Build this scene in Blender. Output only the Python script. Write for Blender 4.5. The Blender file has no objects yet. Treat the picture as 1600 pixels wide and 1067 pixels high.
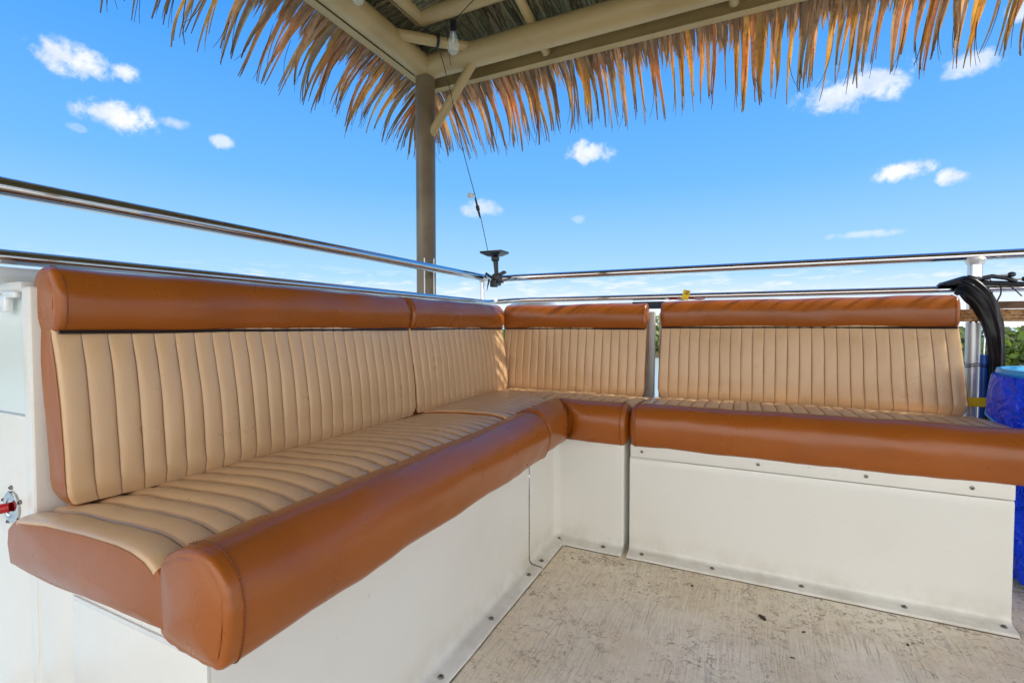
import bpy, bmesh, math, random
from mathutils import Vector, Matrix, noise
random.seed(7)
PI = math.pi; rad = math.radians
sc = bpy.context.scene; COL = sc.collection

# ------------------------------------------------------------------ camera, sky, sun, exposure
YAW = rad(25.55); PITCH = rad(1.75); FPX = 753.0; CAMZ = 0.8
cam_d = bpy.data.cameras.new('camera'); cam = bpy.data.objects.new('camera', cam_d); COL.objects.link(cam)
cam_d.sensor_width = 36; cam_d.lens = 36 * FPX / 1600; cam_d.clip_start = .02; cam_d.clip_end = 9000
cam.location = (0, 0, CAMZ); cam.rotation_euler = (rad(90) - PITCH, 0, YAW)
sc.camera = cam
sc.view_settings.view_transform = 'Standard'; sc.view_settings.look = 'None'
sc.view_settings.exposure = 0.2; sc.view_settings.gamma = 1
sc.cycles.max_bounces = 8; sc.cycles.transparent_max_bounces = 12
SUN_EL = rad(50); SUN_AZ = rad(7)            # azimuth from +X towards +Y
SUN_DIR = Vector((math.cos(SUN_EL) * math.cos(SUN_AZ), math.cos(SUN_EL) * math.sin(SUN_AZ), math.sin(SUN_EL)))
sd = bpy.data.lights.new('sun', 'SUN'); so = bpy.data.objects.new('sun', sd); COL.objects.link(so)
sd.energy = 3.9; sd.angle = rad(.5); sd.color = (1, .95, .86)
so.rotation_euler = SUN_DIR.to_track_quat('Z', 'Y').to_euler(); so.location = (6, 1, 8)

def sky_dir(x, y):
    F = Vector((-math.sin(YAW) * math.cos(PITCH), math.cos(YAW) * math.cos(PITCH), -math.sin(PITCH)))
    R = Vector((math.cos(YAW), math.sin(YAW), 0)); U = R.cross(F)
    return (F * FPX + R * (x - 800) - U * (y - 533.5)).normalized()

class NT:
    def __init__(s, tree): s.t = tree; s.n = tree.nodes; s.l = tree.links
    def add(s, typ, ins=None, **kw):
        nd = s.n.new(typ)
        for k, v in kw.items(): setattr(nd, k, v)
        for k, v in (ins or {}).items():
            if isinstance(v, bpy.types.NodeSocket): s.l.new(v, nd.inputs[k])
            else: nd.inputs[k].default_value = v
        return nd
    def math(s, op, a, b=0.0, c=0.0, clamp=False):
        nd = s.add('ShaderNodeMath', {0: a, 1: b, 2: c}, operation=op); nd.use_clamp = clamp; return nd.outputs[0]
    def vm(s, op, a, b=(0, 0, 0)):
        nd = s.add('ShaderNodeVectorMath', {0: a, 1: b}, operation=op)
        return nd.outputs['Value'] if op in ('DOT_PRODUCT', 'LENGTH', 'DISTANCE') else nd.outputs[0]
    def mix(s, f, a, b, mode='MIX'):
        nd = s.add('ShaderNodeMix', None, data_type='RGBA', blend_type=mode)
        for k, v in ((0, f), (6, a), (7, b)):
            if isinstance(v, bpy.types.NodeSocket): s.l.new(v, nd.inputs[k])
            else: nd.inputs[k].default_value = v if k == 0 else (*v, 1) if len(v) == 3 else v
        return nd.outputs[2]
    def ramp(s, f, stops, interp='LINEAR'):
        nd = s.add('ShaderNodeValToRGB', {0: f}); cr = nd.color_ramp; cr.interpolation = interp
        while len(cr.elements) < len(stops): cr.elements.new(.5)
        for e, (p, c) in zip(cr.elements, stops):
            e.position = p; e.color = (*c, 1) if len(c) == 3 else c
        return nd.outputs[0]
    def smooth(s, v, a, b, lo=0., hi=1.):
        nd = s.add('ShaderNodeMapRange', {0: v, 1: a, 2: b, 3: lo, 4: hi}, interpolation_type='SMOOTHSTEP'); return nd.outputs[0]
    def noise(s, vec, scale, detail=4, rough=.55, dist=0.):
        return s.add('ShaderNodeTexNoise', {'Vector': vec, 'Scale': scale, 'Detail': detail, 'Roughness': rough, 'Distortion': dist}).outputs[0]

w = bpy.data.worlds.new('World'); sc.world = w; w.use_nodes = True
N = NT(w.node_tree); N.n.clear()
skyt = N.add('ShaderNodeTexSky'); skyt.sky_type = 'NISHITA'; skyt.sun_disc = False
skyt.sun_elevation = SUN_EL; skyt.sun_rotation = PI / 2 - SUN_AZ; skyt.dust_density = .4; skyt.ozone_density = 2.0
D = N.add('ShaderNodeTexCoord').outputs['Generated']
sep = N.add('ShaderNodeSeparateXYZ', {0: D}); dz = sep.outputs[2]
base = N.mix(1.0, skyt.outputs[0], (.1, .1, .1), 'MULTIPLY')
grad = N.ramp(N.math('MAXIMUM', dz, 0.), [(0, (1.0, 1.0, 1.0)), (.04, (.80, .88, .97)), (.10, (.39, .67, .96)), (.27, (.16, .48, .96)), (.50, (.055, .33, .94)), (1, (.03, .22, .80))])
col = N.mix(.93, base, grad)
# fair-weather cumulus, each at its own bearing and elevation
wn = N.add('ShaderNodeTexNoise', {'Vector': D, 'Scale': 26., 'Detail': 7., 'Roughness': .6, 'Distortion': .25}).outputs[0]
wn2 = N.noise(D, 70., 4, .6)
nn = N.math('ADD', N.math('MULTIPLY', N.math('SUBTRACT', wn, .47), 3.0), N.math('MULTIPLY', N.math('SUBTRACT', wn2, .5), .9))
clouds = [(112, 93, 62, 30, 1.), (194, 114, 24, 15, .9), (184, 182, 54, 27, 1.), (277, 193, 25, 10, .6), (348, 222, 20, 13, .65), (920, 240, 42, 22, .85), (752, 326, 34, 17, .6),
          (1345, 138, 92, 34, .85), (1522, 100, 46, 20, .7), (1408, 268, 42, 17, .95), (1488, 277, 24, 16, .9), (1599, 15, 22, 24, .7), (905, 342, 14, 8, .3), (1350, 366, 50, 8, .45), (735, 330, 18, 8, .3), (120, 200, 14, 8, .25)]
mask = None
for (x, y, rx, ry, op) in clouds:
    c = sky_dir(x, y); T = Vector((-c.y, c.x, 0)).normalized(); Uu = c.cross(T).normalized()
    if Uu.z < 0: Uu = -Uu
    k = 1 / (c @ sky_dir(800, 533.5)) if False else 1.0
    ang = c.dot(sky_dir(800, 533.5))
    ax, ay = .80 * rx * ang / FPX, .80 * ry * ang / FPX
    dd = N.vm('SUBTRACT', D, tuple(c))
    a = N.vm('DOT_PRODUCT', dd, tuple(T / ax)); b = N.vm('DOT_PRODUCT', dd, tuple(Uu / ay)); e = N.vm('DOT_PRODUCT', dd, tuple(c * 6))
    ln = N.vm('LENGTH', N.add('ShaderNodeCombineXYZ', {0: a, 1: b, 2: e}).outputs[0])
    v = N.math('SUBTRACT', 1.0, ln)
    v = N.math('ADD', v, nn)
    v = N.smooth(v, -.18, .8, 0, op)
    v = N.math('MULTIPLY', v, N.smooth(ln, 1.5, 1.05))
    mask = v if mask is None else N.math('MAXIMUM', mask, v)
# low bank of small far clouds in the haze near the horizon
hv = N.vm('MULTIPLY', D, (5., 5., 26.))
hb = N.smooth(N.noise(hv, 3.2, 5, .6), .48, .66)
hb = N.math('MULTIPLY', hb, N.math('MULTIPLY', N.smooth(dz, .02, .05), N.smooth(dz, .13, .07)))
col = N.mix(N.math('MULTIPLY', hb, .7), col, (.86, .90, .98))
shade = N.ramp(N.noise(D, 22., 5, .6), [(.36, (.66, .74, .90)), (.58, (.92, .93, .96))])
col = N.mix(mask, col, shade)
# unseen bright cloud bank, added behind the camera as fill light for the interior
back = N.vm('DOT_PRODUCT', D, (.431, -.902, 0.))
bm_ = N.math('MULTIPLY', N.smooth(N.math('ADD', back, N.math('MULTIPLY', N.math('SUBTRACT', N.noise(D, 3., 5, .6), .5), .8)), .05, .45), N.smooth(dz, .95, .5))
col = N.mix(bm_, col, (1.95, 1.95, 1.95))
bg = N.add('ShaderNodeBackground', {0: col, 1: 1.0}); out = N.add('ShaderNodeOutputWorld', {0: bg.outputs[0]})

# ------------------------------------------------------------------ mesh helpers
class MB:
    def __init__(s): s.v = []; s.f = []; s.c = []
    def add(s, vs, fs, col=None):
        o = len(s.v); s.v += [tuple(p) for p in vs]; s.f += [tuple(i + o for i in f) for f in fs]
        if col is not None: s.c += [col] * len(vs)
        return s
    def box(s, c, size, bev=.0, seg=2, rot=None):
        bm = bmesh.new(); bmesh.ops.create_cube(bm, size=1)
        for v in bm.verts: v.co = Vector((v.co.x * size[0], v.co.y * size[1], v.co.z * size[2]))
        if bev > 0: bmesh.ops.bevel(bm, geom=bm.edges[:], offset=bev, segments=seg, affect='EDGES', profile=.6)
        if rot is not None: bmesh.ops.rotate(bm, verts=bm.verts, matrix=rot.to_3x3() if hasattr(rot, 'to_3x3') else rot)
        bm.verts.index_update()
        s.add([v.co + Vector(c) for v in bm.verts], [[v.index for v in f.verts] for f in bm.faces]); bm.free(); return s
    def bb(s, x0, x1, y0, y1, z0, z1, bev=.0, seg=2):
        return s.box(((x0 + x1) / 2, (y0 + y1) / 2, (z0 + z1) / 2), (x1 - x0, y1 - y0, z1 - z0), bev, seg)
    def tube(s, pts, r, seg=16, caps=True, flat=None, up=None):
        pts = [Vector(p) for p in pts]; n = len(pts)
        rs = r if isinstance(r, (list, tuple)) else [r] * n
        tang = []
        for i in range(n):
            t = (pts[min(i + 1, n - 1)] - pts[max(i - 1, 0)]); tang.append(t.normalized() if t.length > 1e-9 else Vector((0, 0, 1)))
        u = up or (Vector((0, 0, 1)) if abs(tang[0].z) < .9 else Vector((1, 0, 0)))
        a = (u - tang[0] * u.dot(tang[0])).normalized(); vs = []
        for i in range(n):
            a = (a - tang[i] * a.dot(tang[i])).normalized(); b = tang[i].cross(a)
            fl = 1 if flat is None else (flat[i] if isinstance(flat, (list, tuple)) else flat)
            for k in range(seg):
                th = 2 * PI * k / seg
                vs.append(pts[i] + a * (math.cos(th) * rs[i]) * fl + b * (math.sin(th) * rs[i]))
        fs = [(i * seg + k, i * seg + (k + 1) % seg, (i + 1) * seg + (k + 1) % seg, (i + 1) * seg + k) for i in range(n - 1) for k in range(seg)]
        if caps:
            fs.append(tuple(range(seg))[::-1]); fs.append(tuple((n - 1) * seg + k for k in range(seg)))
        return s.add(vs, fs)
    def lathe(s, c, prof, seg=24, axis=Vector((0, 0, 1))):
        q = Vector((0, 0, 1)).rotation_difference(axis.normalized()); vs = []
        for (r, z) in prof:
            for k in range(seg):
                th = 2 * PI * k / seg; vs.append(q @ Vector((r * math.cos(th), r * math.sin(th), z)) + Vector(c))
        fs = [(i * seg + k, i * seg + (k + 1) % seg, (i + 1) * seg + (k + 1) % seg, (i + 1) * seg + k) for i in range(len(prof) - 1) for k in range(seg)]
        fs.append(tuple(range(seg))[::-1]); fs.append(tuple((len(prof) - 1) * seg + k for k in range(seg)))
        return s.add(vs, fs)
    def build(s, name, mat, parent=None, angle=35, recalc=True):
        me = bpy.data.meshes.new(name); me.from_pydata(s.v, [], s.f); me.validate()
        if recalc:
            bm = bmesh.new(); bm.from_mesh(me); bmesh.ops.recalc_face_normals(bm, faces=bm.faces); bm.to_mesh(me); bm.free()
        me.polygons.foreach_set('use_smooth', [True] * len(me.polygons))
        if angle and angle < 180: me.set_sharp_from_angle(angle=rad(angle))
        if s.c and len(s.c) == len(s.v):
            at = me.color_attributes.new('tint', 'FLOAT_COLOR', 'POINT')
            at.data.foreach_set('color', [x for c in s.c for x in (*c, 1.)])
        me.materials.append(mat)
        o = bpy.data.objects.new(name, me); COL.objects.link(o)
        if parent: attach(o, parent)
        return o
def attach(o, parent):
    o.parent = parent
    if parent.parent is None: o.matrix_parent_inverse = Matrix.Translation(parent.location).inverted()
def tag(o, label=None, cat=None, group=None, kind=None):
    for k, v in (('label', label), ('category', cat), ('group', group), ('kind', kind)):
        if v: o[k] = v
    return o
def thing(name, label, cat, loc=(0, 0, 0), group=None):
    o = bpy.data.objects.new(name, None); COL.objects.link(o); o.location = loc; o.empty_display_size = .1
    return tag(o, label, cat, group)

# ------------------------------------------------------------------ materials
def mat(name, color, rough=.5, metal=0., spec=.5, bump=None, tint=None, coat=0., trans=None, fn=None):
    m = bpy.data.materials.new(name); m.use_nodes = True; N = NT(m.node_tree); N.n.clear()
    P = N.add('ShaderNodeTexCoord').outputs['Object']
    b = N.add('ShaderNodeBsdfPrincipled', {'Roughness': rough, 'Metallic': metal, 'Specular IOR Level': spec, 'Coat Weight': coat, 'Coat Roughness': .22})
    b.inputs['Base Color'].default_value = (*color, 1)
    if tint:      # (scale, colour2, lo, hi)
        f = N.smooth(N.noise(P, tint[0], 5, .6), tint[2], tint[3]); N.l.new(N.mix(f, color, tint[1]), b.inputs['Base Color'])
    if bump:      # list of (scale, strength, distance)
        prev = None
        for (sc_, st, di) in bump:
            bn = N.add('ShaderNodeBump', {'Strength': st, 'Distance': di, 'Height': N.noise(P, sc_, 4, .6)})
            if prev is not None: N.l.new(prev, bn.inputs['Normal'])
            prev = bn.outputs[0]
        N.l.new(prev, b.inputs['Normal'])
    if fn: fn(N, P, b)
    o = N.add('ShaderNodeOutputMaterial', {0: b.outputs[0]}); m['_'] = 1
    return m

def leather_fn(sc1, grime, amt, seam=False):
    def fn(N, P, b):
        g = N.noise(P, 300., 3, .6); big = N.noise(P, 18., 3, .5, .4); mid = 0
        b2 = N.add('ShaderNodeBump', {'Strength': .4, 'Distance': .0008, 'Height': g})
        b3 = N.add('ShaderNodeBump', {'Strength': .28, 'Distance': .0022, 'Height': big, 'Normal': b2.outputs[0]})
        N.l.new(b3.outputs[0], b.inputs['Normal'])
        base = b.inputs['Base Color'].default_value[:3]
        c = N.mix(N.smooth(N.noise(P, 7., 2, .5), .35, .75, 0, amt), base, grime)
        c = N.mix(N.smooth(N.noise(P, 420., 2, .5), .45, .75, 0, .2), c, grime)
        if seam: c = N.mix(N.math('MULTIPLY', N.add('ShaderNodeAttribute', attribute_name='tint').outputs['Fac'], .8), c, (.25, .135, .065))  # seam thread colour, also carries the painted shade of the seat ribs
        N.l.new(c, b.inputs['Base Color'])
        N.l.new(N.math('ADD', N.math('MULTIPLY', N.noise(P, 12., 4, .6), .22), sc1), b.inputs['Roughness'])
    return fn
M = {}
M['tan'] = mat('tan_leather', (.66, .425, .225), spec=.55, coat=.15, fn=leather_fn(.20, (.55, .34, .17), .35, True))
M['brown'] = mat('brown_leather', (.335, .092, .010), spec=.45, coat=.10, fn=leather_fn(.19, (.26, .070, .010), .45))
M['piping'] = mat('black_piping', (.012, .011, .014), .35)
M['thread'] = mat('thread', (.17, .045, .012), .7)
def gel_fn(N, P, b):
    base = b.inputs['Base Color'].default_value[:3]
    c = N.mix(N.smooth(N.noise(P, 2.2, 6, .6), .4, .75, 0, .4), base, (.68, .65, .57))
    c = N.mix(N.smooth(N.noise(P, 60., 2, .5), .72, .79, 0, .3), c, (.45, .41, .33))
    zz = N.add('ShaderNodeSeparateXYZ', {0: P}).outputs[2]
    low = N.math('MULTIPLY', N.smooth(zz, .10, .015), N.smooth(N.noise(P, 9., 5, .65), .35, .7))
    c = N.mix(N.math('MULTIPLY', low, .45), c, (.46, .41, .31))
    scr = N.noise(N.vm('MULTIPLY', P, (3., 3., 40.)), 3., 4, .6)
    c = N.mix(N.smooth(scr, .68, .74, 0, .15), c, (.5, .47, .4))
    N.l.new(c, b.inputs['Base Color'])
    b1 = N.add('ShaderNodeBump', {'Strength': .16, 'Distance': .012, 'Height': N.noise(P, 7., 3, .5)})
    b2 = N.add('ShaderNodeBump', {'Strength': .16, 'Distance': .0008, 'Height': N.noise(P, 260., 2, .5), 'Normal': b1.outputs[0]})
    N.l.new(b2.outputs[0], b.inputs['Normal'])
M['gel'] = mat('cream_gelcoat', (.77, .76, .70), .24, fn=gel_fn)
M['flange'] = mat('worn_gelcoat', (.72, .68, .59), .4, tint=(14., (.52, .47, .37), .45, .72), bump=[(80., .3, .001)])
M['white'] = mat('white_gelcoat', (.70, .71, .69), .12, bump=[(6., .08, .01)])
M['screw'] = mat('screw_steel', (.30, .28, .25), .35, 1.)
M['rust'] = mat('screw_slot', (.05, .04, .03), .8)
def steel_fn(N, P, b):
    N.l.new(N.smooth(N.noise(P, 30., 4, .6), .3, .8, .03, .13), b.inputs['Roughness'])
    b1 = N.add('ShaderNodeBump', {'Strength': .05, 'Distance': .002, 'Height': N.noise(P, 18., 3, .5)}); N.l.new(b1.outputs[0], b.inputs['Normal'])
M['steel'] = mat('polished_steel', (.60, .59, .585), .07, 1., fn=steel_fn)
M['alu'] = mat('brushed_aluminium', (.84, .84, .82), .32, .35)
M['beige'] = mat('beige_paint', (.43, .31, .135), .45, tint=(3., (.35, .245, .10), .4, .7), bump=[(120., .25, .0008), (10., .1, .006)])
M['post'] = mat('dark_post_paint', (.20, .15, .085), .4, tint=(5., (.14, .10, .055), .4, .7), bump=[(120., .25, .0008), (10., .1, .006)])  # darker copy of the beam paint, for the corner post only
M['black'] = mat('black_plastic', (.012, .012, .014), .3, bump=[(90., .2, .001)])
M['vinyl'] = mat('black_vinyl', (.008, .008, .010), .34, spec=.35, bump=[(25., .25, .006)])
M['wire'] = mat('wire_black', (.01, .01, .01), .5)
M['red'] = mat('red_plastic', (.45, .008, .008), .35)
M['yellow'] = mat('yellow_webbing', (.95, .68, .01), .5, bump=[(200., .5, .001)])
M['grimeline'] = mat('grime_line', (.16, .12, .075), .9)
M['flake'] = mat('dry_leaf_flake', (.045, .028, .015), .7)
M['navy'] = mat('navy_foam', (.02, .03, .055), .6)
M['ink'] = mat('dark_ink', (.05, .05, .02), .6)
def bag_fn(N, P, b):
    b1 = N.add('ShaderNodeBump', {'Strength': .9, 'Distance': .035, 'Height': N.noise(P, 13., 3, .5, 1.8)}); N.l.new(b1.outputs[0], b.inputs['Normal'])
M['bag'] = mat('blue_plastic_film', (.0, .06, .95), .28, fn=bag_fn)
M['bin'] = mat('pale_blue_plastic', (.06, .42, .80), .3)
M['bluepole'] = mat('blue_pole', (.01, .10, .50), .3)
def osb_fn(N, P, b):
    v = N.add('ShaderNodeTexVoronoi', {'Vector': N.vm('MULTIPLY', P, (60., 60., 190.)), 'Scale': 1.5, 'Randomness': 1.}).outputs['Color']
    h = N.add('ShaderNodeSeparateColor', {0: v}).outputs[0]
    N.l.new(N.ramp(h, [(0, (.16, .055, .015)), (.35, (.38, .17, .05)), (.7, (.50, .27, .10)), (1, (.62, .40, .19))]), b.inputs['Base Color'])
M['osb'] = mat('pressed_wood_board', (.4, .2, .08), .7, fn=osb_fn)
M['wood'] = mat('brown_wood', (.22, .11, .045), .6, tint=(20., (.14, .07, .03), .4, .6))
def deck_fn(N, P, b):
    wob = N.add('ShaderNodeTexNoise', {'Vector': P, 'Scale': 5., 'Detail': 3.}).outputs[1]
    Pw = N.vm('ADD', P, N.vm('MULTIPLY', wob, (.025, .0, .0)))
    rid = N.noise(N.vm('MULTIPLY', Pw, (22., 1.3, 1.)), 4., 5, .62, .3)
    rid2 = N.noise(N.vm('MULTIPLY', Pw, (70., 5., 1.)), 2.6, 4, .7, .8)
    line = N.noise(N.vm('MULTIPLY', Pw, (30., 1.2, 1.)), 3.1, 2, .5)
    ln = N.smooth(N.math('ABSOLUTE', N.math('SUBTRACT', line, .5)), .022, .0)       # long brush-like ridges
    ln = N.math('MULTIPLY', ln, N.smooth(N.noise(P, 6., 4, .6), .42, .60))
    big = N.noise(P, 2.3, 6, .65)
    c = N.mix(N.smooth(big, .36, .66), (.94, .87, .73), (.80, .68, .50))
    c = N.mix(N.smooth(N.noise(P, 28., 6, .7), .42, .70, 0, .5), c, (.72, .64, .50))
    c = N.mix(N.smooth(rid2, .52, .72, 0, .18), c, (.88, .83, .73))
    c = N.mix(N.math('MULTIPLY', ln, .45), c, (.90, .86, .78))
    patch = N.smooth(N.noise(P, 5.5, 6, .7), .40, .66)
    ed = N.smooth(N.add('ShaderNodeSeparateXYZ', {0: P}).outputs[1], 1.35, 1.66, 0, .5)
    patch = N.math('ADD', patch, ed)
    sp = N.noise(P, 42., 8, .8, 1.4)
    wv = N.vm('MULTIPLY', N.add('ShaderNodeTexNoise', {'Vector': P, 'Scale': 26., 'Detail': 5.}).outputs[1], (.10, .10, .0))
    cr = N.add('ShaderNodeTexVoronoi', {'Vector': N.vm('ADD', P, wv), 'Scale': 22.}, feature='DISTANCE_TO_EDGE').outputs[0]
    crk = N.math('MULTIPLY', N.smooth(cr, .035, .0), N.math('MULTIPLY', patch, N.smooth(N.noise(P, 24., 4, .65), .46, .60)), clamp=True)
    d = N.math('MULTIPLY', N.smooth(sp, .52, .60), N.math('ADD', N.math('MULTIPLY', patch, .8), .15), clamp=True)
    c = N.mix(N.math('MULTIPLY', d, .85), c, (.30, .205, .12))
    c = N.mix(N.math('MULTIPLY', crk, .85), c, (.14, .09, .05))
    blot = N.smooth(N.noise(P, 15., 5, .75, .9), .66, .72)
    c = N.mix(N.math('MULTIPLY', blot, .7), c, (.24, .165, .10))
    N.l.new(c, b.inputs['Base Color'])
    b1 = N.add('ShaderNodeBump', {'Strength': .6, 'Distance': .0055, 'Height': rid})
    b2 = N.add('ShaderNodeBump', {'Strength': .3, 'Distance': .0015, 'Height': rid2, 'Normal': b1.outputs[0]})
    b3 = N.add('ShaderNodeBump', {'Strength': .75, 'Distance': .003, 'Height': ln, 'Normal': b2.outputs[0]})
    b4 = N.add('ShaderNodeBump', {'Strength': .6, 'Distance': .0015, 'Height': sp, 'Normal': b3.outputs[0]})
    N.l.new(b4.outputs[0], b.inputs['Normal'])
M['deck'] = mat('nonskid_deck', (.6, .5, .4), .62, fn=deck_fn)
def water_fn(N, P, b):
    h = N.noise(N.vm('MULTIPLY', P, (1., 1.6, 1.)), .9, 8, .65)
    b1 = N.add('ShaderNodeBump', {'Strength': .5, 'Distance': .35, 'Height': h}); N.l.new(b1.outputs[0], b.inputs['Normal'])
M['water'] = mat('green_water', (.46, .54, .49), .25, fn=water_fn)
def tint_mat(name, rough, trans, tr=.5):
    m = bpy.data.materials.new(name); m.use_nodes = True; N = NT(m.node_tree); N.n.clear()
    at = N.add('ShaderNodeAttribute', attribute_name='tint').outputs['Color']
    P = N.add('ShaderNodeTexCoord').outputs['Object']
    c = N.mix(N.smooth(N.noise(P, 60., 4, .65), .45, .7, 0, .5), at, (.07, .045, .025))
    b = N.add('ShaderNodeBsdfPrincipled', {'Base Color': c, 'Roughness': rough})
    t = N.add('ShaderNodeBsdfTranslucent', {'Color': N.mix(1., at, trans, 'MULTIPLY')})
    x = N.add('ShaderNodeMixShader', {0: tr, 1: b.outputs[0], 2: t.outputs[0]})
    N.add('ShaderNodeOutputMaterial', {0: x.outputs[0]}); return m
M['palm'] = tint_mat('dry_palm_leaf', .45, (1.7, 1.1, .5), .38)
M['thatch'] = tint_mat('inner_thatch', .8, (.6, .6, .5))
M['tree'] = tint_mat('tree_foliage', .6, (1., 1.2, .4))
def glass(name, col, rough, alpha):
    m = bpy.data.materials.new(name); m.use_nodes = True; N = NT(m.node_tree); N.n.clear()
    g = N.add('ShaderNodeBsdfPrincipled', {'Base Color': (*col, 1), 'Roughness': rough})
    t = N.add('ShaderNodeBsdfTransparent', {'Color': (.92, .97, .94, 1)})
    x = N.add('ShaderNodeMixShader', {0: alpha, 1: t.outputs[0], 2: g.outputs[0]})
    N.add('ShaderNodeOutputMaterial', {0: x.outputs[0]}); return m
M['film'] = glass('clear_acrylic', (.80, .85, .79), .25, .82)
M['bulb'] = glass('bulb_glass', (.9, .9, .85), .03, .25)

# ------------------------------------------------------------------ water, far shore
mb = MB(); R = 4000; n = 48
mb.add([(0, 0, -3)] + [(R * math.cos(2 * PI * k / n), R * math.sin(2 * PI * k / n), -3) for k in range(n)], [(0, 1 + k, 1 + (k + 1) % n) for k in range(n)])
tag(mb.build('water', M['water'], angle=None), kind='structure')
def shore():
    mb = MB(); rnd = random.Random(3)
    for i in range(760):
        az = rad(rnd.uniform(-15, 215)); d = rnd.uniform(62, 80)
        cx, cy = d * math.cos(az), d * math.sin(az); h = rnd.uniform(2.0, 4.3) * (1 + .25 * math.sin(az * 23) + .15 * math.sin(az * 51)); r = rnd.uniform(1.6, 3.2)
        g = rnd.uniform(.6, 1.3); yel = rnd.random() * .04
        for k in range(70):
            u = Vector((rnd.gauss(0, 1), rnd.gauss(0, 1), rnd.gauss(0, 1))).normalized() * rnd.uniform(.7, 1.)
            p = Vector((cx, cy, -3 + h * .5)) + Vector((u.x * r, u.y * r, u.z * h * .5))
            a = Vector((rnd.gauss(0, 1), rnd.gauss(0, 1), rnd.gauss(0, 1))).normalized() * .42; b = a.cross(u).normalized() * .34
            v = g * rnd.uniform(.6, 1.4); mb.add([p - a, p + b, p + a, p - b], [(0, 1, 2, 3)], ((.15 + yel) * v, .20 * v, .065 * v))
    return mb
tag(shore().build('shore_trees', M['tree'], angle=None, recalc=False), 'band of low green trees along the far bank of the water', 'woodland', kind='stuff')
mb = MB()
for k in range(126):
    a0, a1 = rad(-18 + k * 1.9), rad(-18 + (k + 1) * 1.9); r0 = 61 + noise.noise(Vector((k * .3, 0, 0))) * 2; r1 = 61 + noise.noise(Vector(((k + 1) * .3, 0, 0))) * 2
    mb.add([(r0 * math.cos(a0), r0 * math.sin(a0), -3.02), (r1 * math.cos(a1), r1 * math.sin(a1), -3.02), (r1 * 1.5 * math.cos(a1), r1 * 1.5 * math.sin(a1), -2.4), (r0 * 1.5 * math.cos(a0), r0 * 1.5 * math.sin(a0), -2.4)], [(0, 1, 2, 3)])
tag(mb.build('far_bank', mat('bank_earth', (.16, .13, .07), .9, bump=[(1., .5, .2)]), angle=None), kind='structure')

# ------------------------------------------------------------------ deck and hull
YD0, YD1, XD0, XD1 = -3.0, 2.46, -1.46, 4.2
mb = MB(); mb.bb(XD0, XD1, YD0, YD1, -.05, 0, 0)
tag(mb.build('deck', M['deck']), kind='structure')
mb = MB(); mb.bb(XD0 - .05, XD1 + .05, YD0 - .05, YD1 + .05, -2.7, -.054, .02)
mb.bb(XD0 - .07, XD1 + .07, YD0 - .07, YD1 + .07, -.34, -.10, .03)
hull = thing('boat_hull', 'cream boat hull below the upper deck, down to the water', 'boat', (1, 0, -3))
mb.build('hull_shell', M['white'], hull)

# ------------------------------------------------------------------ cushions
def crom(pts, n=6, closed=True):
    out = []; L = len(pts)
    for i in range(L if closed else L - 1):
        p0, p1, p2, p3 = (Vector(pts[j % L] if closed else pts[min(max(j, 0), L - 1)]) for j in (i - 1, i, i + 1, i + 2))
        for k in range(n):
            t = k / n
            out.append(.5 * ((2 * p1) + (-p0 + p2) * t + (2 * p0 - 5 * p1 + 4 * p2 - p3) * t * t + (-p0 + 3 * p1 - 3 * p2 + p3) * t ** 3))
    if not closed: out.append(Vector(pts[-1]))
    return out
def resample(pts, step, closed=True):
    P = [Vector(p) for p in pts]
    if closed: P.append(P[0])
    out = []
    for a, b in zip(P, P[1:]):
        k = max(1, int(round((b - a).length / step)))
        for i in range(k): out.append(a.lerp(b, i / k))
    if not closed: out.append(P[-1])
    return out
PITCHW = .0405
def wobf(uu, q, seed, wob): return noise.noise(Vector((uu * 6 + seed, q.x * 9, q.y * 9))) * wob * 2 + noise.noise(Vector((uu * 22 + seed, q.x * 25, q.y * 25))) * wob * .55
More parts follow.
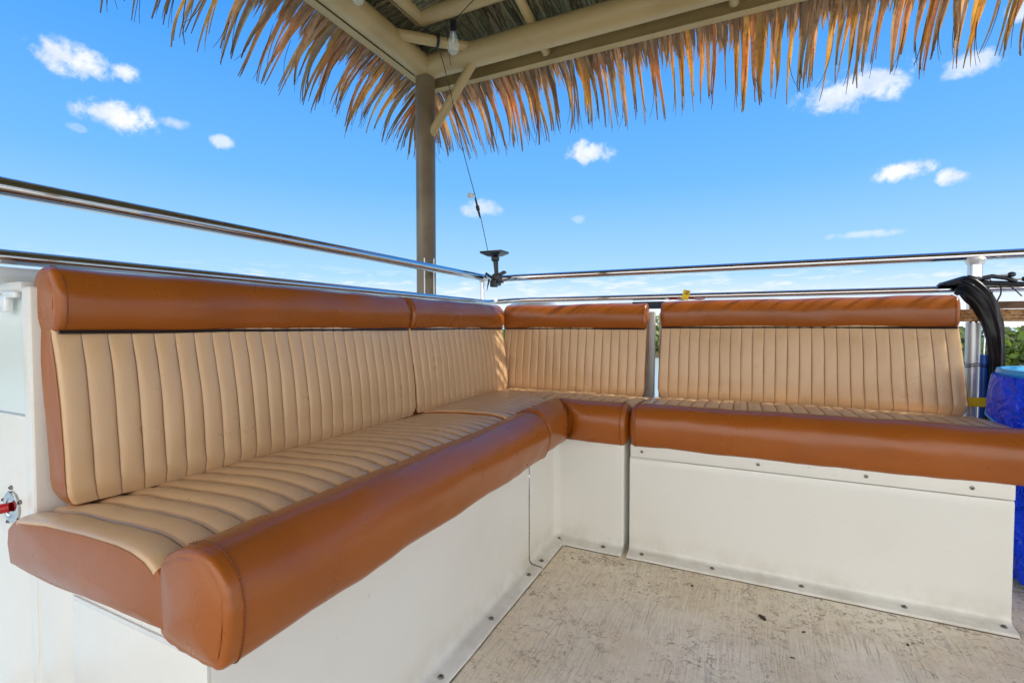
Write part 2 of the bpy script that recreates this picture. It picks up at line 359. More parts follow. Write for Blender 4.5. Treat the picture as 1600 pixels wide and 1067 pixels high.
def sweep(tf, prof, u0, u1, amp=None, R=.012, bulge=.006, mitre0=None, mitre1=None, split=None, seed=0., wob=.0018, crown=0., pitch=PITCHW, sw=.35, ex=3.4):
    """closed profile swept along u; amp[i] = channel depth per profile point; split = function(i) -> part index"""
    n = len(prof); area = sum(prof[i].x * prof[(i + 1) % n].y - prof[(i + 1) % n].x * prof[i].y for i in range(n))
    sg = 1 if area > 0 else -1
    nor = []
    for i in range(n):
        t = prof[(i + 1) % n] - prof[i - 1]; nn_ = Vector((t.y, -t.x)) * sg; nor.append(nn_.normalized() if nn_.length > 0 else Vector((0, 1)))
    us = set(); L = u1 - u0
    for k in range(9):
        e = R * (1 - math.cos(k / 8 * PI / 2)); us.add(round(u0 + e, 6)); us.add(round(u1 - e, 6))
    if amp:
        nc = max(1, round(L / pitch)); pw = L / nc
        for c in range(nc):
            for t in (0, .012, .035, .07, .13, .22, .35, .5, .65, .78, .87, .93, .965, .988):
                us.add(round(u0 + (c + t) * pw, 6))
    else:
        k = max(2, int(L / .02)); nc = 1; pw = L
        for j in range(k + 1): us.add(round(u0 + L * j / k, 6))
    us = sorted(us); V = []; SE = []; rings = 0
    cen = sum(prof, Vector((0, 0))) / n
    def chan(u):
        if not amp: return 0
        t = ((u - u0) / pw) % 1.0
        if abs(t - 1) < 1e-5: t = 0
        s = abs(2 * t - 1)
        return -(.68 * s ** ex + .32 * (max(0, s - .93) / .07) ** 1.5)
    def clampu(u, q):
        ins = 0
        if mitre0:
            m = mitre0(q); 
            if u < m + R: d = max(0, u - m); ins = max(ins, R * (1 - math.sqrt(max(0, 1 - (1 - d / R) ** 2)))); u = max(u, m)
        elif u < u0 + R: d = u - u0; ins = max(ins, R * (1 - math.sqrt(max(0, 1 - (1 - d / R) ** 2))))
        if mitre1:
            m = mitre1(q)
            if u > m - R: d = max(0, m - u); ins = max(ins, R * (1 - math.sqrt(max(0, 1 - (1 - d / R) ** 2)))); u = min(u, m)
        elif u > u1 - R: d = u1 - u; ins = max(ins, R * (1 - math.sqrt(max(0, 1 - (1 - d / R) ** 2))))
        return u, ins
    for u in us:
        for i in range(n):
            q = prof[i]; uu, ins = clampu(u, q)
            nz = noise.noise(Vector((uu * 6 + seed, q.x * 9, q.y * 9))) * wob * 2 + noise.noise(Vector((uu * 22 + seed, q.x * 25, q.y * 25))) * wob * .55
            if not amp: nz += noise.noise(Vector((q.x * 75, q.y * 75, seed + uu * 8))) * .0042 * math.exp(-max(0, min((uu - u0) if not mitre0 else 9, (u1 - uu) if not mitre1 else 9)) / .022)
            d = nz - ins
            if amp: d += chan(u) * amp[i] * (1 + .35 * noise.noise(Vector((uu * 14, q.x * 14 + seed, q.y * 10)))) + (amp[i] > 0) * crown * math.sin(PI * min(1, max(0, (uu - u0) / L)))
            p = q + nor[i] * d
            wu = noise.noise(Vector((uu * 5 + seed, q.x * 5, q.y * 5 + 5))) * (.003 if amp else 0)
            V.append(tf(uu + wu, p.x, p.y)); sdist = abs(((u - u0) / pw) - round((u - u0) / pw)); SE.append((1. if sdist < .014 else sw if sdist < .037 else (.65 if sw > .5 and sdist < .075 else 0.)) if amp and amp[i] > 0 and 0 < round((u - u0) / pw) < nc else 0.)  # dark seam thread; on seats a wider band paints shade onto the rib shoulders
        rings += 1
    F = {}
    for j in range(rings - 1):
        for i in range(n):
            F.setdefault(split(i) if split else 0, []).append((j * n + i, j * n + (i + 1) % n, (j + 1) * n + (i + 1) % n, (j + 1) * n + i))
    capF = []
    for side, m in ((0, mitre0), (1, mitre1)):
        base = 0 if side == 0 else (rings - 1) * n; ub = u0 if side == 0 else u1; sgn = -1 if side == 0 else 1
        prev = base; K = 9
        for k in range(1, K):
            s = 1 - (k / K) ** 1.5; st = len(V)
            for i in range(n):
                q = prof[i] - nor[i] * R; q = cen + (q - cen) * s
                ue = m(q) if m else ub
                bl = bulge * (1 - s ** 2) ** .75 + noise.noise(Vector((q.x * 14 + seed, q.y * 14, side))) * .003 * (1 - s)
                V.append(tf(ue + sgn * bl, q.x, q.y))
            for i in range(n): capF.append((prev + i, prev + (i + 1) % n, st + (i + 1) % n, st + i))
            prev = st
        st = len(V); ue = m(cen) if m else ub; V.append(tf(ue + sgn * bulge, cen.x, cen.y))
        for i in range(n): capF.append((prev + i, prev + (i + 1) % n, st))
    SEAM_SHADE[:] = SE + [0.] * (len(V) - len(SE))
    return V, F, capF
SEAM_SHADE = []
def emit(V, faces, seam=False):
    used = sorted({i for f in faces for i in f}); mp = {i: k for k, i in enumerate(used)}
    if seam:
        mb = MB().add([V[i] for i in used], [tuple(mp[i] for i in f) for f in faces]); mb.c = [(SEAM_SHADE[i],) * 3 for i in used]; return mb
    return MB().add([V[i] for i in used], [tuple(mp[i] for i in f) for f in faces])
XB, YB = -1.17, 2.30
LEFT = lambda u, a, z: (XB + a, u, z)
RIGHT = lambda u, a, z: (u, YB - a, z)

# --- back cushion: (slab with fluted front) + (head roll) + piping
def back_cushion(tf, u0, u1, label, zo=0., seed=0., taper=(0., 0.)):
    loc = tf((u0 + u1) / 2, .05, .5); t = thing('back_cushion', label, 'cushion', loc, 'back cushions of the corner bench')
    slab = [(.010, .800), (.026, .700), (.038, .620), (.046, .540), (.048, .500), (.058, .482), (.088, .474), (.106, .484), (.114, .512), (.111, .580), (.102, .660), (.090, .730), (.074, .800)]
    pr = resample([Vector((a, z + zo)) for a, z in slab], .014); front = []
    for q in pr:
        z = q.y - zo; x = q.x
        front.append(x > .062 and z > .476 and not (z > .7999 and x < .073))
    amp = []
    for q, fr in zip(pr, front):
        z = q.y - zo
        e = min(1, max(0, (z - .478) / .05)) * (.35 + .65 * min(1, max(0, (.79 - z) / .03)))
        amp.append(.0058 * e if fr else 0.)
    n = len(pr); tf0 = tf; mid = (u0 + u1) / 2; hl = (u1 - u0) / 2
    def tf(u, a, z):
        k = (u - mid) / hl; zz = z - zo
        u += taper[1 if k > 0 else 0] * k * max(0, .80 - zz) / .3
        if zz < .53: u -= math.copysign(.030 * (1 - math.sqrt(max(0, 1 - ((.53 - zz) / .058) ** 2))), k) * abs(k) ** 6
        return tf0(u, a, z)
    V, F, C_ = sweep(tf, pr, u0 - .002, u1 + .002, amp, sw=.12, R=.006, bulge=.003, split=lambda i: 0 if front[i] and front[(i + 1) % n] else 1, seed=seed, crown=.008, wob=.0013)
    emit(V, F[0], True).build('fluted_panel', M['tan'], t, angle=None)
    emit(V, F.get(1, []) + C_).build('side_panel', M['brown'], t, angle=60)
    roll = crom([(.010, .795), (.006, .85), (.014, .893), (.045, .909), (.078, .895), (.096, .858), (.094, .820), (.080, .794), (.045, .786)], 4)
    roll = [Vector((p.x, p.y + zo)) for p in roll]
    V, F, C_ = sweep(tf, roll, u0 - .003, u1 + .003, None, R=.013, bulge=.004, seed=seed + 9, wob=.0026)
    r = emit(V, F[0] + C_).build('head_roll', M['brown'], t, angle=60)
    mb = MB(); pts = []
    k = int((u1 - u0) / .02)
    for j in range(k + 1):
        u = u0 + .004 + (u1 - u0 - .008) * j / k; pts.append(tf(u, .082 + noise.noise(Vector((u * 7, seed, 0))) * .002, .7905 + zo + noise.noise(Vector((u * 6, seed, 3))) * .0012))
    mb.tube(pts, .0037, 8).build('piping', M['piping'], t)
    # seam with stitches round each end of the roll
    ce = sum(roll, Vector((0, 0))) / len(roll)
    for uu in (u0 + .012, u1 - .012):
        ring = []
        for a in range(5, 29):
            q = roll[a % len(roll)]; d = (q - ce).normalized(); ring.append(tf(uu, *(q + d * (.0002 + wobf(uu, q, seed + 9, .0026)))))
        MB().tube(ring, .0010, 5).build('stitching', M['thread'], r)
    return t
back_cushion(LEFT, .418, 1.412, 'longest leather back cushion, at the near left end of the bench', seed=1.)
back_cushion(LEFT, 1.424, 2.165, 'short leather back cushion left of the corner, under the black mount', seed=4.)
back_cushion(RIGHT, -1.105, -.392, 'short leather back cushion right of the corner, facing the viewer', seed=7.)
back_cushion(RIGHT, -.326, .690, 'long leather back cushion on the right beside the blue bin', zo=.006, seed=11., taper=(.006, .022))

# --- seat cushions
BOL = [(.466, .483), (.490, .503), (.525, .516), (.562, .512), (.594, .486), (.607, .450), (.603, .410), (.594, .382), (.578, .371), (.540, .372), (.500, .378), (.470, .388), (.464, .430)]
SLAB = [(.490, .455), (.492, .395), (.30, .388), (.10, .386), (.03, .390), (.022, .425), (.028, .452), (.06, .474), (.16, .487), (.28, .494), (.37, .4965), (.415, .494), (.448, .487), (.468, .477)]
def seat_part(t, tf, u0, u1, zo, seed, m0=None, m1=None, roll_in=0., stitch=(1, 1), endx=.003, endr=.018, fw=0.):
    pr = resample([Vector((a, z + zo)) for a, z in SLAB], .016); n = len(pr)
    top = [(q.y - zo) > .466 and not (q.x > .4665 and (q.y - zo) < .475) for q in pr]
    amp = [(.0080 * min(1, max(0, (q.x - .02) / .05)) * (.7 + .3 * max(0, min(1, (.47 - q.x) / .03))) if tp else 0.) for q, tp in zip(pr, top)]
    V, F, C_ = sweep(tf, pr, u0 - (0 if m0 else .008), u1 + (0 if m1 else .001), amp, R=.005, bulge=.009, mitre0=m0, mitre1=m1, split=lambda i: 0 if top[i] and top[(i + 1) % n] else 1, pitch=.047, sw=.9, ex=2.5, seed=seed, crown=.006, wob=.0014)
    emit(V, F[0], True).build('fluted_panel', M['tan'], t, angle=None)
    emit(V, F.get(1, []) + C_).build('side_panel', M['brown'], t, angle=60)
    bo = crom([(a + (fw if a > .5 else 0), z + zo) for a, z in BOL], 4)
    V, F, C_ = sweep(tf, bo, u0 - endx if not m0 else u0, u1 + .003 if not m1 else u1, None, R=endr, bulge=.010, mitre0=m0, mitre1=m1, seed=seed + 3, wob=.0028)
    b = emit(V, F[0] + C_).build('front_bolster', M['brown'], t, angle=60)
    ce = sum(bo, Vector((0, 0))) / len(bo)
    for uu, on in ((u0 + .016, stitch[0]), (u1 - .016, stitch[1])):
        if not on: continue
        ring = [tf(uu, *(bo[a] + (bo[a] - ce).normalized() * (.0012 + wobf(uu, bo[a], seed + 3, .0028)))) for a in range(5, 38)]
        ring = crom([tuple(p_) for p_ in ring], 3, False)
        ring = [p_ + ce3 for p_, ce3 in zip(ring, [Vector((0, 0, .0009 if k_ % 2 else 0)) for k_ in range(len(ring))])]
        MB().tube(ring, [.0004 + .0009 * (k_ % 2) for k_ in range(len(ring))], 5).build('stitching', M['thread'], b)
    mb = MB(); k = max(3, int((u1 - u0) / .02)); pts = []
    ua = (m0(Vector((.468, 0))) if m0 else u0) + .006; ub = (m1(Vector((.468, 0))) if m1 else u1) - .006
    for j in range(k + 1):
        u = ua + (ub - ua) * j / k; pts.append(tf(u, .4675 + noise.noise(Vector((u * 6, seed, 0))) * .001, .4835 + zo))
    mb.tube(pts, .0036, 8).build('piping', M['piping'], t)
t = thing('seat_cushion', 'long leather seat cushion running along the left side, nearest its viewer', 'cushion', (-.85, .9, .38), 'seat cushions of the corner bench')
seat_part(t, LEFT, .375, 1.458, 0., 21., fw=.006, endx=.006, endr=.009)
t = thing('seat_cushion', 'L-shaped leather seat cushion filling the inside corner of the bench', 'cushion', (-.8, 1.9, .39), 'seat cushions of the corner bench')
CX, CY = XB + .606, YB - .630   # bolster fronts meet here
mit = lambda q: CY + (CX - (XB + q.x))
mitR = lambda q: CX - ((YB - q.x + 0) - CY)
RIGHT2 = lambda u, a, z: (u, YB - .024 - a, z)
mitR = lambda q: CX - ((YB - .024 - q.x) - CY)
seat_part(t, LEFT, 1.470, 2.26, .010, 25., m1=mit, stitch=(0, 0))
seat_part(t, RIGHT2, -1.16, -.366, .010, 29., m0=mitR, stitch=(0, 1))
t = thing('seat_cushion', 'long leather seat cushion along the back wall, right of the gap', 'cushion', (.2, 1.95, .38), 'seat cushions of the corner bench')
seat_part(t, RIGHT2, -.346, .722, .012, 33.)

# ------------------------------------------------------------------ bench bases
def screw(name_parent, p, nrm=(0, 0, 1), r=.0075):
    mb = MB(); mb.lathe(p, [(r, 0), (r, .001), (r * .8, .0028), (r * .3, .0034)], 14, Vector(nrm)); o = mb.build('screw', M['screw'], name_parent)
    q = Vector((0, 0, 1)).rotation_difference(Vector(nrm)); a = random.uniform(0, PI)
    mb = MB()
    for da in (0, PI / 2):
        d = q @ Vector((math.cos(a + da), math.sin(a + da), 0)) * r * .6; c = Vector(p) + Vector(nrm) * .0036
        s_ = d.cross(Vector(nrm)).normalized() * r * .12; h = Vector(nrm) * .0006
        mb.add([c - d - s_, c + d - s_, c + d + s_, c - d + s_, c - d - s_ + h, c + d - s_ + h, c + d + s_ + h, c - d + s_ + h], [(0, 1, 2, 3), (4, 5, 6, 7), (0, 1, 5, 4), (1, 2, 6, 5), (2, 3, 7, 6), (3, 0, 4, 7)])
    mb.build('slot', M['rust'], o)
XL, YR = -.63, 1.70
# rubbed bottom edges: sheet with a curved cove into a flange
def cove(axis, face, a0, a1, ztop, back, sgn, fl=.046, lip=.012):
    """profile from top of panel to flange; face = coordinate of panel face, sgn = direction into the room"""
    pr = [(-back, ztop), (-.012, ztop), (-.003, ztop - .003), (0, ztop - .012)]
    k = 14
    for j in range(k + 1): pr.append((0, ztop - .03 - (ztop - .03 - .034) * j / k))
    pr += [(.0015, .024), (.006, .017), (.014, .0135), (fl - .006, .0115), (fl, .0085), (fl + .001, .0), ]
    st = max(2, int(abs(a1 - a0) / .03)); V = []; F = []
    for i in range(st + 1):
        a = a0 + (a1 - a0) * i / st
        for (o, z) in pr:
            wv = noise.noise(Vector((a * 3, z * 5, face))) * .0016 if .03 < z < ztop - .01 else 0
            o2 = o + wv + (noise.noise(Vector((a * 9, 2, face))) * .0015 if o > .03 else 0)
            V.append((face + sgn * o2, a, z) if axis == 'x' else (a, face + sgn * o2, z))
    n = len(pr)
    for i in range(st):
        for j in range(n - 1): F.append((i * n + j, i * n + j + 1, (i + 1) * n + j + 1, (i + 1) * n + j))
    F.append(tuple(range(n)) + ()); F.append(tuple(st * n + j for j in range(n)))
    return MB().add(V, F[:-2])
t = thing('bench_base', 'cream moulded bench base under the long left seat', 'bench base', (-.8, .9, 0), 'moulded bench bases')
mb = cove('x', XL, .392, 1.447, .374, .04, 1); mb.build('front_panel', M['gel'], t, angle=50)
mb = MB(); mb.bb(-1.00, XL - .012, .394, .424, .0, .370, .006); mb.build('end_panel', M['gel'], t)
mb = MB(); mb.bb(-1.16, XL - .02, .43, 1.445, .345, .372, .0); mb.build('seat_board', M['gel'], t)
mb = MB(); mb.bb(-.985, XL - .004, .3905, .3935, .352, .360, .001); mb.build('edge_trim', M['white'], t)
for y in (.54, .888, 1.129, 1.384): screw(t, (-.602, y, .0128))
t = thing('bench_base', 'cream moulded L-shaped base in the corner, below the shortest seat', 'bench base', (-.7, 1.7, 0), 'moulded bench bases')
def corner_base():
    pr = [(-.05, .384), (-.012, .384), (-.003, .381), (0, .372)]
    for j in range(15): pr.append((0, .354 - (.32) * j / 14))
    pr += [(.0015, .024), (.006, .017), (.014, .0135), (.040, .0115), (.046, .0085), (.047, .0)]
    path = []; r = .028
    for j in range(9): path.append((Vector((XL, 1.453 + (YR - r - 1.453) * j / 8)), Vector((1, 0)), Vector((1, 0))))
    for j in range(1, 9):
        th = j / 8 * PI / 2; c = Vector((XL + r, YR - r)); nrm = Vector((math.cos(th), -math.sin(th)))
        path.append((c - nrm * r, nrm, nrm))
    for j in range(1, 9): path.append((Vector((XL + r + (-.378 - XL - r) * j / 8, YR)), Vector((0, -1)), Vector((0, -1))))
    for j in range(1, 4): path.append((Vector((-.378 + .006 * math.sin(j / 3 * PI / 2), YR + .006 * (1 - math.cos(j / 3 * PI / 2)) + (.20 if j == 3 else 0))), Vector((.0 if j < 3 else 0, -1)), Vector((0, -1))))
    V = []; n = len(pr)
    for (p, nrm, _) in path:
        for (o, z) in pr:
            if o > .02 and nrm.x > .01 and nrm.y < -.01:    # flange corner stays square
                s = 1 / max(abs(nrm.x), abs(nrm.y)); q = p + nrm * (o if o < .02 else o * 1.0 * min(s, 1.41) if True else o)
            else: q = p + nrm * o
            V.append((q.x, q.y, z))
    F = [(i * n + j, i * n + j + 1, (i + 1) * n + j + 1, (i + 1) * n + j) for i in range(len(path) - 1) for j in range(n - 1)]
    return MB().add(V, F)
corner_base().build('front_panel', M['gel'], t, angle=50)
mb = MB(); mb.bb(-1.16, XL - .02, 1.455, 2.25, .36, .382); mb.bb(XL - .018, -.385, YR + .02, 2.25, .36, .382); mb.build('seat_board', M['gel'], t)
for p in ((-.600, 1.487, .0128), (-.44, 1.676, .0128)): screw(t, p)
t = thing('bench_base', 'cream moulded bench base with a screwed top strip, under the right seat', 'bench base', (.15, 1.75, 0), 'moulded bench bases')
mb = cove('y', YR, -.352, .652, .343, .04, -1); mb.build('front_panel', M['gel'], t, angle=50)
mb = MB(); mb.bb(-.350, .652, YR - .0035, YR + .012, .3445, .388, .003)
s_ = mb.build('top_strip', M['gel'], t)
for x in (-.31, .05, .33, .565): screw(t, (x, YR - .0035, .366), (0, -1, 0), .0055)
mb = MB(); mb.bb(.640, .654, YR + .013, 2.24, .0, .384, .004); mb.build('end_panel', M['gel'], t)
mb = MB(); mb.bb(-.350, -.338, YR + .013, 2.24, .0, .384, .002); mb.build('end_panel', M['gel'], t)
mb = MB(); mb.bb(-.336, .638, YR + .014, 2.24, .36, .384); mb.build('seat_board', M['gel'], t)
for x in (-.305, -.079, .172, .421, .63): screw(t, (x, 1.678, .0128))

def sealant(base, pts):
    P_ = resample([Vector(p) for p in pts], .03, False)
    MB().tube([(p.x + noise.noise(p * 30) * .0012, p.y + noise.noise(p * 30 + Vector((3, 3, 3))) * .0012, .0006) for p in P_], [.0016 + .0011 * noise.noise(p * 17) for p in P_], 6).build('sealant_line', M['grimeline'], base)
bases = [o for o in bpy.data.objects if o.name.startswith('bench_base')]
bases.sort(key=lambda o: o.name)
sealant(bases[0], [(XL + .0475, .42, 0), (XL + .0475, 1.445, 0)])
sealant(bases[1], [(XL + .0475, 1.455, 0), (XL + .0475, YR - .049, 0), (-.376, YR - .049, 0)])
sealant(bases[2], [(-.350, YR - .0485, 0), (.65, YR - .0485, 0)])
rnd = random.Random(19)
for (x, y, L_, lab) in ((.06, 1.47, .030, 'largest dark leaf flake on the deck, long and thin'), (.155, 1.445, .012, 'small dark flake on the deck just right of the largest flake'), (-.13, 1.56, .011, 'tiny dark flake on the deck near the gap between the two bench bases'),
                  (.12, 1.32, .011, 'small dark flake on open deck, nearer the viewer than the largest flake'), (.385, 1.50, .012, 'small dark flake on the deck close to the right bench base, farthest right'), (-.52, 1.57, .009, 'tiny dark flake on the deck tucked near the inside corner of the bench')):
    a = rnd.uniform(0, PI); d_ = Vector((math.cos(a), math.sin(a), 0)); s_ = Vector((-d_.y, d_.x, 0)); wd = L_ * rnd.uniform(.12, .35); c_ = Vector((x, y, .0015)); mb = MB()
    ring_ = [c_ + d_ * (L_ / 2 * math.cos(k / 8 * 2 * PI)) + s_ * (wd * math.sin(k / 8 * 2 * PI) * rnd.uniform(.6, 1.2)) + Vector((0, 0, rnd.uniform(0, .0015))) for k in range(8)]
    mb.add(ring_ + [p + Vector((0, 0, .0014)) for p in ring_], [tuple(range(8)), tuple(range(8, 16))] + [(k, (k + 1) % 8, 8 + (k + 1) % 8, 8 + k) for k in range(8)])
    tag(mb.build('leaf_flake', M['flake']), lab, 'debris', 'dry leaf flakes on the deck')

# ------------------------------------------------------------------ backboards behind the cushions
def backboard(x0, x1, y0, y1, z0, z1, label, m='gel'):
    o = MB().bb(x0, x1, y0, y1, z0, z1, .007, 3).build('backboard', M[m]); tag(o, label, 'backboard', 'backboards behind the cushions')
backboard(-1.165, -1.135, .40, 2.20, .02, .872, 'cream backboard behind the left cushions, its pale edge showing at the near end')
backboard(-1.13, -.367, 2.305, 2.33, .02, .872, 'cream backboard behind the cushion right of the corner, edge at the gap')
backboard(-.350, .66, 2.312, 2.337, .02, .865, 'grey-white backboard behind the long right cushion, edge at the gap', 'white')
# end bulkhead with clear window at the near left end
t = thing('side_panel', 'white side panel with a clear window and round fitting, at the left picture edge', 'panel', (-1.3, .41, 0))
mb = MB(); mb.bb(-1.56, -1.168, .405, .425, -.0, .636, .004); mb.bb(-1.168, -1.005, .402, .428, .0, .44, .004); mb.build('lower_panel', M['gel'], t)
mb = MB(); mb.bb(-1.56, -1.172, .412, .417, .638, .862); mb.build('window_pane', M['film'], t)
mb = MB(); mb.bb(-1.56, -1.172, .403, .427, .862, .882, .004); mb.build('top_trim', M['white'], t)
mb = MB(); mb.box((-1.225, .400, .842), (.03, .012, .03), .004); mb.box((-1.20, .400, .858), (.05, .010, .012), .003); mb.build('latch', M['alu'], t)
FX, FZ = -1.235, .462
t2 = thing('pull_handle', 'red pull handle in a round steel flange, on the white panel at the left edge', 'handle', (FX, .40, FZ))
mb = MB(); mb.lathe((FX, .404, FZ), [(.030, 0), (.030, .003), (.024, .005), (.019, .004), (.017, .002)], 28, Vector((0, -1, 0))); mb.build('flange', M['steel'], t2)
mb = MB(); mb.lathe((FX, .400, FZ), [(.009, 0), (.009, .02), (.0115, .022), (.0115, .070), (.009, .074)], 20, Vector((-.55, -1, -.05)).normalized()); mb.build('grip', M['red'], t2)
for a in range(5):
    th = a * 2 * PI / 5 + .4; screw(t2, (FX + .036 * math.cos(th), .4045, FZ + .036 * math.sin(th)), (0, -1, 0), .004)

# ------------------------------------------------------------------ guard rail
XR, YRR = -1.22, 2.35
g = thing('guard_rail', 'polished steel double guard rail around the corner of the deck', 'railing', (XR, YRR, 0))
def railpath(z, zr, r=.10):
    P = [(XR, -3.0 + i * .25, z) for i in range(20)] + [(XR, 1.9, z), (XR, YRR - r - .03, z)]
    for k in range(1, 9):
        th = k / 9 * PI / 2; P.append((XR + r * (1 - math.cos(th)), YRR - r + r * math.sin(th), z + (zr - z) * k / 9))
    P += [(XR + r + .02, YRR, zr)] + [(XR + r + .2 + i * .4, YRR, zr) for i in range(14)]
    return P
MB().tube(railpath(1.055, 1.062), .0175, 24).build('top_rail', M['steel'], g)
MB().tube(railpath(.928, .940), .0135, 20).build('lower_rail', M['steel'], g)
def stanchion(x, y, top=1.05, r=.0145):
    mb = MB(); mb.tube([(x, y, .012), (x, y, top)], r, 20); mb.build('stanchion', M['steel'], g)
    mb = MB(); mb.lathe((x, y, 0.001), [(.045, 0), (.045, .006), (.025, .012), (r + .002, .02)], 24); mb.build('base_plate', M['steel'], g)
    mb = MB(); mb.lathe((x, y, top - .022), [(r + .001, 0), (r + .005, .008), (r + .010, .02), (r + .006, .026)], 20); mb.build('collar', M['alu'], g)
stanchion(XR, 2.195, r=.0105); stanchion(XR, -.75); stanchion(.772, YRR, r=.0215); stanchion(2.6, YRR)
# toe strip and moulded cap just outside the rail, low white strip seen under it
mb = MB(); mb.bb(-1.262, -1.242, -3., 2.30, .880, .912, .004); tag(mb.build('trim_strip', M['white']), 'thin white trim strip just under the lower left rail', 'trim')
mb = MB(); mb.bb(-.60, .66, 2.362, 2.385, .892, .918, .004); tag(mb.build('trim_strip', M['white']), 'thin white trim strip just under the lower back rail', 'trim')
# clear canvas/acrylic spray hood bulging over the corner
mb = MB(); V = []; nu, nv = 14, 6
for i in range(nu + 1):
    for j in range(nv + 1):
        u = i / nu; v = j / nv; x = -1.19 + .34 * u; y = 2.375 + .05 * v
        V.append((x, y, .885 + .075 * math.sin(PI * min(1, u * 1.02)) ** .6 * math.sin(PI * (.12 + .76 * v)) + noise.noise(Vector((u * 6, v * 3, 0))) * .004))
mb.add(V, [(i * (nv + 1) + j, i * (nv + 1) + j + 1, (i + 1) * (nv + 1) + j + 1, (i + 1) * (nv + 1) + j) for i in range(nu) for j in range(nv)])
o = mb.build('rolled_cover', mat('silver_vinyl', (.62, .66, .70), .18, .3, bump=[(20., .6, .01)]), angle=None)
md = o.modifiers.new('s', 'SOLIDIFY'); md.thickness = .006
tag(o, 'shiny silver rolled cover lying behind the corner under the rail', 'cover')
# strap with yellow tag, foam block
t = thing('ratchet_strap', 'red strap with a yellow tag wrapped on the lower rail behind the gap', 'strap', (-.24, YRR, .93))
pts = [(-.31 + i * .012, YRR - .016, .926 + .002 * math.sin(i)) for i in range(14)]
MB().tube(pts, .006, 8, flat=.5).build('red_webbing', M['red'], t)
mb = MB(); mb.box((-.235, YRR - .021, .945), (.030, .005, .044), .001, rot=Matrix.Rotation(rad(14), 3, 'Y')); y_ = mb.build('yellow_tag', M['yellow'], t)
mb = MB()
for k in range(3): mb.box((-.232 + .0025 * k, YRR - .0245, .952 + .0065 * k - .004), (.018 - .002 * (k % 2), .0012, .0032), rot=Matrix.Rotation(rad(14), 3, 'Y'))
mb.build('tag_print', M['ink'], y_)
mb = MB(); mb.box((-.405, YRR + .004, .902), (.15, .03, .034), .006, 3); tag(mb.build('foam_pad', M['navy']), 'dark navy foam pad under the rail, above the gap between cushions', 'pad')

# ------------------------------------------------------------------ canopy
c = thing('thatched_canopy', 'palm thatched canopy on beige tubular steel post and beams', 'canopy', (-1.36, 1.9, 0))
PX, PY = -1.36, 1.90; X2, Y2 = 2.55, -.42; ZB = 2.013; RB = .053
EX, EY = -1.455, 2.08; EX2, EY2 = X2 + .1, Y2 - .18; ZF = 2.0; SL = .22
mb = MB(); mb.tube([(PX, PY, -.05), (PX, PY, .5), (PX, PY, 1.2), (PX, PY, 1.99)], .0455, 36); mb.build('post', M['post'], c)
mb = MB(); mb.tube([(PX, PY, 1.965), (PX, PY, 1.985)], .0475, 36); mb.build('weld_ring', M['beige'], c)
for dx, dy in ((.020, -.042), (.046, -.004)): MB().tube([(PX + dx, PY + dy, .5), (PX + dx, PY + dy, 1.12)], .003, 8).build('channel_edge', M['alu'], c)
for (px, py) in ((X2, PY), (PX, Y2), (X2, Y2)): MB().tube([(px, py, .002), (px, py, 1.99)], .0455, 24).build('post', M['beige'], c)
MB().tube([(PX, Y2 - .02, ZB), (PX, PY + .03, ZB)], RB, 36).build('beam', M['beige'], c)
MB().tube([(PX - .03, PY, ZB), (X2 + .02, PY, ZB)], RB, 36).build('beam', M['beige'], c)
MB().tube([(X2, Y2, ZB), (X2, PY, ZB)], RB, 24).build('beam', M['beige'], c)
MB().tube([(PX, Y2, ZB), (X2, Y2, ZB)], RB, 24).build('beam', M['beige'], c)
MB().tube([(PX, 1.63, ZB + .018), (-1.075, PY, ZB + .018)], .0225, 24).build('corner_brace', M['beige'], c)
MB().tube([(PX + .03, PY, 1.700), (-1.09, PY, 1.99)], .0205, 24).build('knee_brace', M['beige'], c)
MB().tube([(-1.262, 1.725, 2.115), (-.2, 1.725, 2.115), (X2, 1.725, 2.115)], .032, 24).build('purlin', M['beige'], c)
MB().tube([(-1.262, 1.725, 2.115), (-1.262, Y2, 2.115)], .032, 24).build('purlin', M['beige'], c)
for x in (-.81, -.045, .72, 1.5, 2.2): MB().tube([(x, EY - .03, 2.028), (x, EY - .2, 2.028 + .17 * SL), (x, EY - 1.2, 2.028 + 1.17 * SL)], .0195, 20).build('rafter', M['beige'], c)
for y in (1.30, .6, -.15): MB().tube([(EX + .03, y, 2.028), (-.1, y, 2.028 + 1.3 * SL)], .0195, 20).build('rafter', M['beige'], c)
def fascia(x0, x1, y0, y1, inward):
    mb = MB()
    # angle iron: upright leg and a bottom lip towards the post
    if inward[0]:
        s = inward[0]; mb.bb(min(x0, x0 + s * .006), max(x0, x0 + s * .006), y0, y1, ZF, ZF + .062, .001); mb.bb(min(x0 - s * .014, x0 + s * .024), max(x0 - s * .014, x0 + s * .024), y0, y1, ZF - .006, ZF - .0005, .001)
    else:
        s = inward[1]; mb.bb(x0, x1, min(y0, y0 + s * .006), max(y0, y0 + s * .006), ZF, ZF + .062, .001); mb.bb(x0, x1, min(y0 - s * .014, y0 + s * .024), max(y0 - s * .014, y0 + s * .024), ZF - .006, ZF - .0005, .001)
    return mb
fascia(EX, EX, EY2, EY, (1, 0)).build('fascia', M['beige'], c)
fascia(EX, EX2, EY, EY, (0, -1)).build('fascia', M['beige'], c)
fascia(EX2, EX2, EY2, EY, (-1, 0)).build('fascia', M['beige'], c)
fascia(EX, EX2, EY2, EY2, (0, 1)).build('fascia', M['beige'], c)
